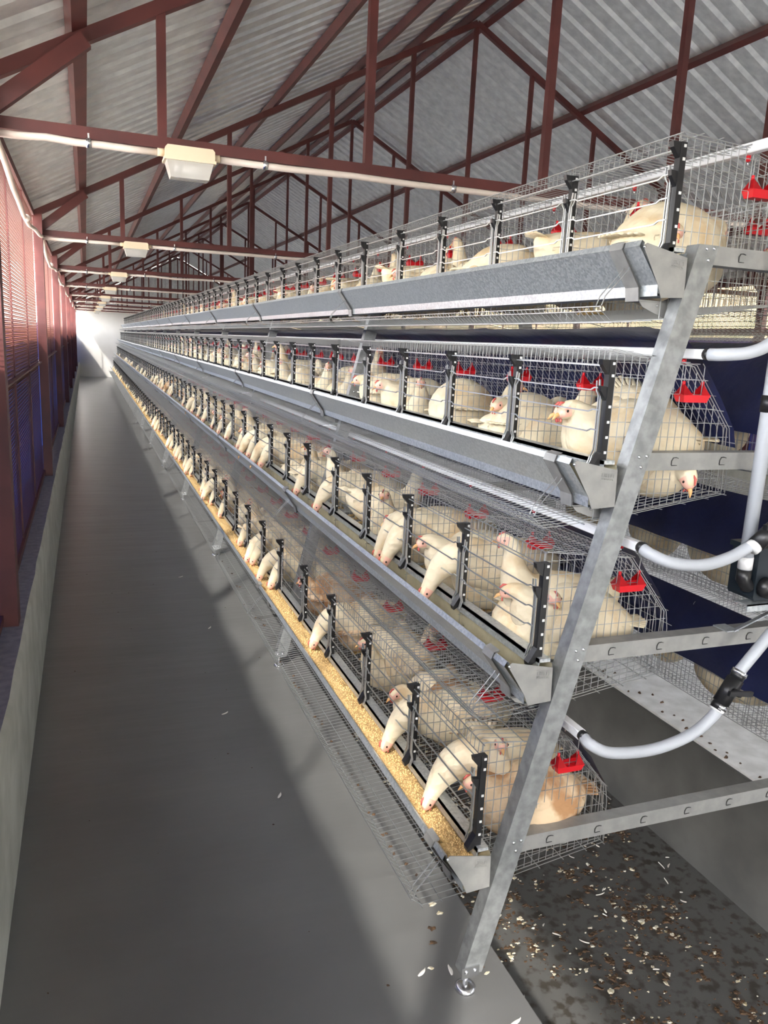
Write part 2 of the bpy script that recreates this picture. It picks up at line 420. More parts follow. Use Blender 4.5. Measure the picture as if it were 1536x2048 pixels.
for side, X in (('left', X_L), ('right', X_R)):
    s = -1 if side == 'left' else 1
    for i, y in enumerate(YPOST):
        if side == 'right' and i > 7: continue
        m = MB(); m.box(X - .03, X + .03, y - .045, y + .045, .498, 2.40 if side == 'left' else 2.40)
        o = m.obj('wall_post', RED)
        tag(o, f'maroon steel wall post standing on the {side} ledge, ' + (f'{ordinal(i - 1)} from the camera' if i > 0 else 'behind the camera'), 'post', f'{side} wall posts')
        if i == 0 and side == 'right': continue
        p = thing('mesh_screen', f'maroon expanded metal screen on the {side} wall ' + (f'beyond the {ordinal(i - 1)} post' if i > 0 else 'beside the camera'), 'mesh screen', (X + s * .035, y, .515), f'{side} mesh screens')
        link('mesh_panel', PANEL, p, (0, .04, 0))
        m = MB(); m.box(-.015, .015, .045, 3.285, 0, .03); m.obj('bottom_rail', RED, p)
        m = MB(); m.box(-.015, .015, .045, 3.285, 1.87, 1.91); m.obj('top_rail', RED, p)
        m = MB(); m.box(-.02, .025, .045, 3.285, .838, .845); m.box(-.02, -.014, .045, 3.285, .80, .845); m.obj('mid_rail', RED, p)
        for fr in (.34, .67):
            m = MB(); m.box(-.012, .008, .045 + 3.24 * fr - .008, .045 + 3.24 * fr + .008, .03, 1.87); m.obj('bar', RED, p)
        if side == 'right':
            m = MB(); m.box(-.02, .02, .045, 3.285, 1.36, 1.43); m.obj('mid_rail', RED, p)
def curtain(name, x, ztop, amp, label):
    m = MB(); rows = []
    n = 420
    for i in range(n + 1):
        y = -5 + (YB + 5) * i / n
        w = amp * (math.sin(y * 7) + .6 * noise.noise(Vector((y * 2.3, 1, x))))
        zt = ztop + .012 * noise.noise(Vector((y * .8, 4, x)))
        rows.append([(x + w * .3, y, zt), (x + w * .6, y, zt - .25), (x + w, y, 1.2), (x + w, y, .9), (x + w * .8, y, .45), (x + w, y, .1)])
    m.sheet(rows, 0)
    o = m.obj(name, CURT); return tag(o, label, 'curtain')
curtain('side_curtain', -.43, 1.655, .02, 'blue tarpaulin curtain behind the left wall mesh')
curtain('side_curtain', 6.70, 1.85, .02, 'dark blue tarpaulin curtain on the far right wall')

# ------------------------------------------------------------------ A-frames
def c_channel_leg(s):
    """leaning galvanised channel; s=+1 left leg, -1 mirrored leg"""
    m = MB()
    def X(x): return x if s > 0 else 2 * XC - x
    za, zb = .055, 1.853
    hw = .028
    def quad(x0, x1, y0, y1):
        vs = []
        for z in (za, zb):
            xx = leg_x(z)
            for dx, dy in ((x0, y0), (x1, y0), (x1, y1), (x0, y1)): vs.append((X(xx + dx), dy, z))
        fs = [(0, 1, 2, 3), (7, 6, 5, 4), (0, 4, 5, 1), (1, 5, 6, 2), (2, 6, 7, 3), (3, 7, 4, 0)]
        m.add(vs, fs if s > 0 else [f[::-1] for f in fs])
    quad(-hw, hw, -.018, -.015); quad(-hw, -hw + .003, -.015, .022); quad(hw - .003, hw, -.015, .022)
    return m.mesh('leg', [FRAME])
LEGS = [c_channel_leg(1), c_channel_leg(-1)]
BARZ = [.400, .892, 1.360, 1.832]
def crossbar(z):
    m = MB(); xa = leg_x(z) + .0; xb = 2 * XC - xa; h = .021
    m.box(xa, xb, -.0145, -.0115, z - h, z + h); m.box(xa, xb, -.0115, .024, z + h - .003, z + h); m.box(xa, xb, -.0115, .024, z - h, z - h + .003)
    x = xa + .105
    while x < xb - .08:      # punched arch tabs
        m.tube([(x - .008, -.0155, z - .008), (x - .009, -.0165, z + .002), (x - .005, -.0165, z + .009), (x + .003, -.0165, z + .010), (x + .010, -.0165, z + .008)], .0012, 4, 1)
        m.tube([(x - .008, -.0155, z - .009), (x + .008, -.0155, z - .009)], .0010, 4, 1)
        x += .145
    return m.mesh('crossbar', [CAPM, BLACK])
BARS = [crossbar(z) for z in BARZ]
m = MB()
for z in BARZ:
    for s in (1, -1):
        for dx, dz in ((-.004, .012), (.016, .014), (.010, -.012)):
            xx = leg_x(z + dz) + dx; xx = xx if s > 0 else 2 * XC - xx
            m.ellipsoid((xx, -.019, z + dz), (.0045, .003, .0045), 8, 5)
BOLTS = m.mesh('bolts', [ZINC])
def foot(s):
    m = MB(); x = leg_x(.03) if s > 0 else 2 * XC - leg_x(.03)
    m.tube([(x, 0, 0), (x, 0, .006), (x, 0, .010), (x, 0, .014)], .02, 16, 0, radii=[.027, .027, .020, .010])
    m.tube([(x, 0, .010), (x, 0, .075)], .007, 8)
    m.box(x - .024, x + .024, -.022, -.0185, .05, .082)
    for dx in (-.012, .012): m.ellipsoid((x + dx, -.023, .068), (.005, .003, .005), 8, 5)
    return m.mesh('foot', [ZINC])
FEET = [foot(1), foot(-1)]
FRAMES = []
for k in range(NMOD + 1):
    lab = 'galvanised A-frame cage stand at the near end of the row' if k == 0 else f'galvanised A-frame stand inside the cage row, {ordinal(k - 1)} behind the end frame'
    t = thing('cage_stand', lab, 'cage stand', (0, Y0 + k * PITCH, 0), 'A-frame cage stands')
    FRAMES.append(t)
    for me in LEGS: link('leg', me, t)
    for me in BARS: link('crossbar', me, t)
    for me in FEET: link('foot', me, t)
    link('bolts', BOLTS, t)

# ------------------------------------------------------------------ cages (local: x from post, y from module start, z from post foot; +x = into the cage)
def ztop(x):
    if x <= .25: return .253 - .028 * x / .25
    return .225 - .150 * min(1, (x - .25) / .125)
def zfloor(x): return -.140 + .052 * max(0, (x - .05)) / .335 if x > .05 else -.140 + (-.012) * (.05 - x) / .13
def shell_mesh(top_tier, s):
    m = MB(); Lm = 5 * CELL
    def X(x): return x * s
    n = int(Lm / .0213)
    fl = [(-.170, -.128), (-.166, -.134), (-.137, -.157), (-.085, -.153), (.05, -.140), (.385, -.088), (.386, -.055)]
    up = [(.0, .218), (.002, .250), (.012, .2545), (.25, .226), (.375, .076), (.384, .03), (.386, -.084)]
    if top_tier: up = [(.0, .218), (.002, .250), (.012, .256), (.20, .246), (.33, .215), (.378, .16), (.386, -.084)]
    for i in range(n + 1):
        y = .006 + (Lm - .012) * i / n
        m.wire([(X(x), y, z) for x, z in fl]); m.wire([(X(x), y + .004, z) for x, z in up])
    ya, yb = .0, Lm
    for x, z in ((-.170, -.127), (-.166, -.137), (-.137, -.160), (-.085, -.156), (-.03, -.151), (.05, -.143), (.12, -.133), (.19, -.122), (.26, -.111), (.33, -.100), (.385, -.091)):
        m.wire([(X(x), ya, z), (X(x), yb, z)], .0014)
    for x, z in ((0, .218), (.0, .252), (.055, .251), (.11, .245), (.165, .239), (.22, .232), (.25, .229)) if not top_tier else ((0, .218), (0, .252), (.055, .256), (.11, .254), (.192, .251), (.22, .245), (.28, .231), (.33, .216)):
        m.wire([(X(x), ya, z), (X(x), yb, z)], .0014)
    for x, z in ((.28, .191), (.31, .155), (.34, .119), (.372, .082), (.389, .04), (.390, 0), (.390, -.05)) if not top_tier else ((.379, .15), (.386, .1), (.389, .04), (.390, 0), (.390, -.05)):
        m.wire([(X(x), ya, z), (X(x), yb, z)], .0012)
    return m.mesh('wire_shell', [WIRE])
def partition_mesh(top_tier, s):
    m = MB()
    def zt(x): return ztop(x) if not top_tier else (.254 if x < .2 else (.246 - .031 * (x - .2) / .13 if x < .33 else .215 - .06 * (x - .33) / .05))
    x = .004
    while x < .385:
        m.wire([(x * s, 0, zfloor(x)), (x * s, 0, zt(x) - .004)]); x += .0213
    z = -.085
    while z < .25:
        x1 = .384
        if not top_tier:
            if z > .225: x1 = .25 * max(.3, (.253 - z) / .028)
            elif z > .075: x1 = .25 + .125 * (.225 - z) / .15
        elif z > .215: x1 = .33
        m.wire([(.0, .0022, z), (x1 * s, .0022, z)]); z += .0345
    # sloping border wires
    pts = [(0, .25), (.25, .222), (.375, .074), (.384, -.085)] if not top_tier else [(0, .25), (.2, .243), (.33, .212), (.376, .16), (.384, -.085)]
    m.wire([(x_ * s, 0, z_) for x_, z_ in pts], .0014)
    m.wire([(0, 0, zfloor(.0)), (.05 * s, 0, zfloor(.05)), (.385 * s, 0, zfloor(.385))], .0014)
    return m.mesh('partition', [WIRE])
def post_mesh(s):
    m = MB()
    m.prism([(x * s, z) for x, z in ((-.009, -.012), (.007, -.012), (.007, .230), (-.009, .230))], 'y', -.009, .009)
    m.prism([(x * s, z) for x, z in ((-.009, .230), (-.009, .197), (-.027, .218), (-.030, .230))], 'y', -.007, .007)
    m.prism([(x * s, z) for x, z in ((-.009, .170), (-.009, .138), (-.024, .160), (-.026, .172))], 'y', -.006, .006)
    m.prism([(x * s, z) for x, z in ((-.009, .02), (-.009, -.012), (-.028, -.024), (-.030, -.014))], 'y', -.010, .010)
    for z in (.02, .055, .09, .125, .195, .222):
        m.box(min(-.002 * s, .004 * s), max(-.002 * s, .004 * s), -.0105, .0105, z - .003, z + .003, 1)  # pale squares painted for the light showing through the post holes
    return m.mesh('post', [BLACK, HOLE_LIGHT])
def gate_mesh(s):
    m = MB(); a, b_ = .016, CELL - .016; r = .0021
    for e, d in ((a, 1), (b_, -1)):
        xo = -.014 * s
        m.wire([(xo, e + d * .003, .185), (xo, e, .165), (xo, e - d * .006, .150), (xo, e - d * .006, .02), (xo, e + d * .004, .008), (xo - .006 * s, e + d * .004, -.018)], .0024)
        m.wire([(xo, e + d * .014, .182), (xo, e + d * .012, .16), (xo, e + d * .002, .148), (xo, e + d * .002, .025), (xo, e + d * .012, .006), (xo - .006 * s, e + d * .012, -.012)], .0020)
    for z in (.162, .112, .066):
        m.wire([(-.016 * s, a - .006, z + .004), (-.016 * s, a + .018, z + .004), (-.016 * s, a + .032, z - .002), (-.016 * s, b_ - .032, z - .002), (-.016 * s, b_ - .018, z + .004), (-.016 * s, b_ + .006, z + .004)], r)
    m.wire([(-.012 * s, 0, .216), (-.012 * s, CELL, .216)], .0016)
    return m.mesh('gate', [GATE])
def cup_mesh(s):
    """red drinking cup: shallow open trough with two raised hanger ears"""
    m = MB(); t = .0025
    # local: x along the cup, y across, hung at y=0; origin at cup base centre
    L_, W, H = .040, .020, .016
    out = [(-L_, 0), (L_, 0), (L_, 0), (-L_, 0)]
    def ring(l, w, z): return [(-l, -w, z), (l, -w, z), (l, w, z), (-l, w, z)]
    vs = ring(.034, .014, 0) + ring(.040, .019, .018) + ring(.0375, .0165, .018) + ring(.032, .012, .004)
    fs = [(3, 2, 1, 0)]
    for a in (0, 4, 8):
        for k in range(4):
            k2 = (k + 1) % 4; fs.append((a + k, a + k2, a + 4 + k2, a + 4 + k))
    fs.append((12, 13, 14, 15)); m.add(vs, fs)
    for e in (-1, 1):      # pyramid ears
        for w in (-1, 1):
            pts = [(e * .040, w * .019, .016), (e * .012, w * .0185, .017), (e * .0285, w * .004, .043), (e * .040, w * .006, .022)]
            m.add(pts, [(0, 1, 2), (0, 2, 3), (2, 1, 0), (3, 2, 0)])
        m.add([(e * .040, -.019, .016), (e * .040, .019, .016), (e * .0285, 0, .046)], [(0, 1, 2), (2, 1, 0)])
        m.tube([(e * .0285, 0, .040), (e * .0285, 0, .050)], .004, 6)
        m.wire([(e * .0285, 0, .048), (e * .0285, 0, .085), (e * .022, 0, .092)], .0011, 1)
    return m.mesh('drinking_cup', [REDP, WIRE])
CUP = cup_mesh(1)
PARTS = {}
for s in (1, -1):
    for tt in (False, True): PARTS[s, tt] = (shell_mesh(tt, s), partition_mesh(tt, s))
    PARTS[s] = (post_mesh(s), gate_mesh(s))
def cage(tier, k, s):
    x = XP[tier] if s > 0 else 2 * XC - XP[tier]
    y = Y0 + .010 + k * PITCH
    nm = TIER[tier]
    lab = (f'wire hen cage unit in the {nm} tier facing the aisle, {ordinal(k)} from the near end' if s > 0
           else f'wire hen cage, {nm} tier of the far side, {ordinal(k)} from the near end')
    t = thing('hen_cage', lab, 'cage', (x, y, ZP[tier]), f'{nm} tier cages' + ('' if s > 0 else ' on the far side'))
    sh, pa = PARTS[s, tier == 3]; po, ga = PARTS[s]
    link('wire_shell', sh, t)
    for j in range(5):
        link('partition', pa, t, (0, .018 + j * CELL, 0))
        if s > 0:
            link('post', po, t, (-.002, j * CELL, 0)); link('gate', ga, t, (0, j * CELL, 0))
        if s > 0 or k < 4: link('drinking_cup', CUP, t, (.255 * s, .020 + j * CELL, .138 if tier < 3 else .142))
    if k == NMOD - 1 and s > 0: link('partition', pa, t, (0, 5 * CELL, 0))
    return t
for tier in range(4):
    for k in range(NMOD): cage(tier, k, 1)
for tier in range(4):
    for k in range(7 if tier == 3 else 5): cage(tier, k, -1)

# ------------------------------------------------------------------ feed troughs
def trough(tier, s):
    x0 = XP[tier] if s > 0 else 2 * XC - XP[tier]; z0 = ZP[tier] + (.003, .011, .016, .022)[tier]
    ny = NMOD * 4; ya = Y0 - .018; yb = YE
    side = '' if s > 0 else ' on the far side'
    t = thing('feed_trough', f'long galvanised feed trough along the {TIER[tier]} tier of cages{side}', 'feed trough', (x0, 0, z0), 'feed troughs')
    prof = [(-.088, -.026), (-.091, -.014), (-.100, -.010), (-.102, -.020), (-.046, -.094), (-.044, -.118), (.018, -.116), (.020, -.030), (-.006, -.024), (-.008, -.010), (.004, -.006), (.024, -.012), (.0255, -.118), (-.0465, -.121), (-.049, -.0955), (-.105, -.021), (-.102, -.007), (-.089, -.011)]
    outer = [(-.093, -.020), (-.094, -.010), (-.101, -.006), (-.107, -.019), (-.104, -.022), (-.047, -.096), (-.045, -.120), (.025, -.118), (.025, -.030)]
    inner = [(-.095, -.018), (-.0435, -.092), (-.041, -.115), (.021, -.114), (.0225, -.024)]
    m = MB(); rows_o = []; rows_i = []
    for i in range(ny + 1):
        y = ya + (yb - ya) * i / ny
        w = 0 if i < 6 else min(1, (i - 5) / 8)
        dx = .006 * w * noise.noise(Vector((tier * 7.1, y * .35, s))); dz = .008 * w * noise.noise(Vector((tier * 3.3 + 20, y * .4, s)))
        rows_o.append([(s * (x + dx), y, z + dz) for x, z in outer]); rows_i.append([(s * (x + dx), y, z + dz) for x, z in inner])
    m.sheet(rows_o, 0, False); m.sheet(rows_i, 1 if tier < 3 else 0, False)
    m.obj('trough_body', [GALV, RESID], t)
    m = MB(); m.box(min(-.012 * s, .020 * s), max(-.012 * s, .020 * s), ya + .006, yb, -.022, -.013); m.box(min(-.012 * s, -.009 * s), max(-.012 * s, -.009 * s), ya + .006, yb, -.040, -.013); m.obj('inner_rail', GALV, t)
    # straps round the trough with a gusset to each stand
    if s > 0:
        for k in range(NMOD + 1):
            m = MB(); y = Y0 + .062 + k * PITCH - (.02 if k == NMOD else 0)
            yA, yB = y - .026, y + .022
            o_ = [(-.090, -.001), (-.106, -.006), (-.112, -.022), (-.056, -.100), (-.052, -.130), (.030, -.130)]
            i_ = [(-.090, -.005), (-.104, -.009), (-.108, -.022), (-.053, -.098), (-.049, -.126), (.030, -.126)]
            poly = o_ + i_[::-1]
            m.sheet([[(p[0], yA, p[1]) for p in o_], [(p[0], yB, p[1]) for p in o_]], 0, False)
            m.sheet([[(p[0], yA, p[1]) for p in i_], [(p[0], yB, p[1]) for p in i_]], 0, False)
            m.prism([(-.050, -.126), (.02, -.126), (.05, -.112), (.055, -.170), (.0, -.155), (-.035, -.142)], 'y', yA + .004, yA + .0065)
            m.ellipsoid((.005, yA + .003, -.137), (.004, .003, .004), 8, 5)
            m.obj('strap', CAPM, t)
            m = MB()
            for dy in (0, .02): m.wire([(-.088, yA - .002 + dy, -.060), (-.092, yA - .003 + dy, -.066), (-.150, yA - .01 + dy, -.125), (-.158, yA - .01 + dy, -.146)], .0013)
            m.obj('tie_wire', WIRE, t)
    # end cap with embossed plate
    cp = [(-.098, -.018), (-.088, -.011), (.024, -.034), (.027, -.120), (-.036, -.124), (-.048, -.096)]
    m = MB(); m.prism([(s * x, z) for x, z in cp], 'y', ya - .002, ya); cap = m.obj('end_cap', CAPM, t)
    m = MB()
    def P(u, v): return (s * (-.018 + u * .033 - v * .0), ya - .0025, -.040 - .12 * (u * .033) - v)
    def stroke(u0, v0, u1, v1, w=.0009):
        m.bar(P(u0, v0), P(u1, v1), w, .0012, (0, 1, 0))
    stroke(-.05, -.004, 1.05, -.004); stroke(-.05, .0165, 1.02, .0165)
    rnd = random.Random(5)
    for q in range(9):
        u = q / 9 + .01; w = .075
        for a in ((0, .0, 0, .008), (0, 0, w, 0), (w, 0, w, .008), (0, .004, w, .004), (0, .008, w, .008)):
            if rnd.random() < .68: stroke(u + a[0], a[1], u + a[2], a[3], .0007)
        stroke(u, .011, u, .014, .0007); stroke(u, .011 + .003 * (q % 2), u + w * .7, .0145 - .003 * (q % 2), .0007)
    m.obj('nameplate', CAPM, cap)
    if s > 0:
        m = MB(); m.ellipsoid((-.094, ya - .001, -.020), (.004, .004, .004), 8, 5); m.obj('rivet', ZINC, cap)
    return t
for tier in range(4):
    trough(tier, 1)
# feed in the bottom trough
m = MB(); rows = []
rf = random.Random(3)
for i in range(1501):
    y = Y0 - .015 + (YE - Y0) * (i / 1500) ** 1.6
    row = []
    for k in range(9):
        u = k / 8
        x = -.072 + .084 * u
        z = -.052 - .020 * u + .004 * math.sin(u * PI) + .006 * noise.noise(Vector((x * 30, y * 9, 0))) + .003 * noise.noise(Vector((x * 130, y * 130, 2))) + .016 * noise.noise(Vector((.3, y * 1.7, 7))) * u
        row.append((XP[0] + x, y, ZP[0] + z))
    rows.append(row)
m.sheet(rows, 0, False)
for i in range(2600):
    y = Y0 + 3.5 * random.random() ** 1.4; u = random.random()
    x = XP[0] - .070 + .080 * u; z = ZP[0] - .051 - .020 * u + .004 * math.sin(u * PI) + .006 * noise.noise(Vector(((x - XP[0]) * 30, y * 9, 0))) + .016 * noise.noise(Vector((.3, y * 1.7, 7))) * u
    r = .0018 + .0018 * random.random()
    m.add([(x - r, y, z), (x, y - r, z), (x + r, y, z + .001), (x, y + r, z), (x, y, z + r * 1.4)], [(0, 1, 4), (1, 2, 4), (2, 3, 4), (3, 0, 4)])
o = m.obj('feed', FEED); tag(o, 'golden crumbled feed filling the bottom trough', 'feed', kind='stuff')

# ------------------------------------------------------------------ dropping sheets (navy) over each tier's back
def drop_sheet(tier, s):
    x0 = XP[tier]; z0 = ZP[tier]
    prof = [(.03, .300), (.10, .302), (.175, .297), (.23, .280), (.285, .232), (.35, .150), (.405, .070), (.418, .030)]
    if tier < 2: prof = [(.255, .250), (.262, .242), (.28, .222), (.305, .192), (.33, .158), (.355, .122), (.38, .086), (.398, .050)]
    m = MB(); rows = []
    n = 240
    for i in range(n + 1):
        y = Y0 + .035 + (YE - Y0 - .03) * i / n
        row = []
        for j, (x, z) in enumerate(prof):
            q = .008 * noise.noise(Vector((y * 3.5, j * .8, tier * 5 + s))) + .006 * noise.noise(Vector((y * 9, j * .5, tier * 3)))
            X = x0 + x
            row.append((X if s > 0 else 2 * XC - X, y, z0 + z + q * (1 if j else .5)))
        rows.append(row)
    m.sheet(rows, 0)
    o = m.obj('dropping_sheet', NAVY)
    return tag(o, f'navy plastic dropping sheet behind the {TIER[tier]} tier cages' + ('' if s > 0 else ' on the far side'), 'sheet', 'navy dropping sheets')
for tier in range(3):
    drop_sheet(tier, 1); drop_sheet(tier, -1)

# ------------------------------------------------------------------ water pipes, nipples and hoses
XPIPE = [1.105, 1.213, 1.335, 1.448]; ZPIPE = [.690, 1.160, 1.612, 2.080]
NIP = MB(); NIP.tube([(0, 0, -.010), (0, 0, -.024)], .0055, 8); NIP.tube([(0, 0, -.024), (0, 0, -.033)], .002, 6, 1); NIP = NIP.mesh('nipple', [REDP, ZINC])
for tier in range(4):
    t = thing('water_pipe', f'white plastic water pipe along the {TIER[tier]} tier of cages', 'water pipe', (XPIPE[tier], 0, ZPIPE[tier]), 'white drinker pipes')
    m = MB(); r = .0115
    ya = Y0 - .035
    m.prism([(-r, -r * .8), (-r * .8, -r), (r * .8, -r), (r, -r * .8), (r, r * .8), (r * .8, r), (-r * .8, r), (-r, r * .8)], 'y', ya, YE - .05); m.obj('pipe', WHITEP, t)
    for j in range(65):
        k, c_ = divmod(j, 5)
        link('nipple', NIP, t, (0.010, Y0 + .045 + k * PITCH + c_ * CELL, 0))
    m = MB(); m.tube([(0, ya, 0), (0, ya - .016, 0)], .0135, 12); m.obj('coupling', BLACK if tier < 3 else WHITEP, t)

def smooth_path(P, n=6):
    P = [Vector(p) for p in P]; out = []
    Q = [P[0] * 2 - P[1]] + P + [P[-1] * 2 - P[-2]]
    for i in range(1, len(Q) - 2):
        p0, p1, p2, p3 = Q[i - 1:i + 3]
        for k in range(n):
            t = k / n
            out.append(.5 * ((2 * p1) + (p2 - p0) * t + (2 * p0 - 5 * p1 + 4 * p2 - p3) * t * t + (3 * p1 - p0 - 3 * p2 + p3) * t ** 3))
    out.append(P[-1]); return out
def hose(label, pts, r=.0145):
    m = MB(); m.tube(smooth_path(pts, 7), r, 12); o = m.obj('hose', HOSE); return tag(o, label, 'hose', 'grey water hoses')
hose('grey hose curving from the third tier water pipe to the right', [(1.335, 1.448, 1.612), (1.345, 1.42, 1.613), (1.40, 1.40, 1.620), (1.455, 1.395, 1.643), (1.50, 1.40, 1.69), (1.53, 1.40, 1.76), (1.54, 1.41, 1.85)])
hose('grey hose sagging from the second tier water pipe to the tank valve', [(1.213, 1.448, 1.158), (1.220, 1.425, 1.150), (1.265, 1.405, 1.133), (1.345, 1.395, 1.126), (1.425, 1.395, 1.140), (1.485, 1.39, 1.170)])
hose('grey hose sagging from the bottom tier water pipe to the black tap', [(1.105, 1.448, .688), (1.108, 1.425, .682), (1.16, 1.41, .660), (1.28, 1.405, .654), (1.385, 1.40, .680), (1.445, 1.395, .725), (1.462, 1.395, .752)])
hose('grey hose rising from the black tap towards the tank', [(1.510, 1.395, .838), (1.545, 1.39, .885), (1.60, 1.39, .945), (1.68, 1.40, 1.01), (1.72, 1.42, 1.04)])
t = thing('tap', 'black plastic tap between two grey hoses below the tank', 'tap', (1.485, 1.395, .79))
m = MB(); m.tube([(-.02, 0, -.03), (.018, 0, .03)], .021, 12); m.tube([(-.030, 0, -.046), (-.019, 0, -.028)], .018, 12); m.tube([(.018, 0, .03), (.028, 0, .046)], .018, 12); m.obj('body', BLACK, t)
m = MB(); m.tube([(-.002, -.02, .006), (-.010, -.045, .012)], .009, 8); m.bar((-.045, -.045, .018), (.03, -.045, .008), .012, .008); m.obj('handle', BLACK, t)
m = MB(); m.tube([(-.031, 0, -.05), (-.026, 0, -.041)], .0185, 12); m.obj('seal', NECKTAPE, t)
m = MB()
for a, c_ in (((-.026, 0, -.044), (-.020, 0, -.034)), ((.024, 0, .040), (.030, 0, .05))): m.tube([a, c_], .020, 12)
m.obj('hose_clamp', ZINC, t)
t = thing('tap', 'black plastic valve on the hose in front of the tank', 'tap', (1.515, 1.38, 1.19))
m = MB(); m.tube([(-.03, 0, -.018), (.03, 0, .03)], .020, 12); m.tube([(.03, 0, .03), (.08, .0, .06)], .022, 12); m.obj('body', BLACK, t)
m = MB(); m.bar((-.03, -.02, .03), (.05, -.02, .034), .013, .012, (0, 1, 0)); m.obj('handle', BLACK, t)
m = MB(); m.tube([(-.041, 0, -.026), (-.028, 0, -.017)], .0185, 12); m.obj('seal', NECKTAPE, t)
t = thing('standpipe', 'upright grey plastic pipe with black coupling beside the tank', 'pipe', (1.510, 1.425, 1.08))
m = MB(); m.tube([(0, 0, 0), (0, 0, .90)], .0165, 14); m.obj('pipe', HOSE, t)
m = MB(); m.tube([(0, 0, .405), (0, 0, .445)], .019, 14); m.obj('coupling', BLACK, t)
m = MB(); m.tube([(0, 0, .018), (0, 0, -.008), (.012, 0, -.024), (.04, 0, -.028)], .018, 12); m.obj('elbow', BLACK, t)
m = MB(); m.tube([(0, 0, .02), (0, 0, .05)], .0175, 14); m.obj('sleeve', NECKTAPE, t)
t = thing('water_tank', 'small black water tank on a galvanised bracket at right', 'tank', (1.530, 1.405, 1.020))
m = MB(); m.prism([(.004, .0), (.346, 0), (.35, .01), (.35, .125), (0, .125), (0, .008)], 'y', 0, .085); m.obj('tank_body', TANKM, t)
m = MB(); m.box(-.006, .356, -.006, .091, .123, .136); m.obj('lid', TANKM, t)
m = MB(); m.tube([(.03, -.001, .035), (.03, -.022, .035)], .026, 14); m.obj('port', BLACK, t)
t = thing('bracket', 'galvanised angle bracket holding the tank on the crossbar', 'bracket', (1.53, 1.42, .913))
m = MB(); m.box(-.03, .40, -.03, -.027, .085, .103); m.box(-.03, .40, -.03, .01, .100, .103); m.obj('rail', GALV, t)
m = MB(); m.bar((.03, .055, .002), (.10, -.02, .09), .03, .003, (0, 0, 1)); m.box(.0, .04, .05, .10, 0, .003); m.obj('strut', GALV, t)

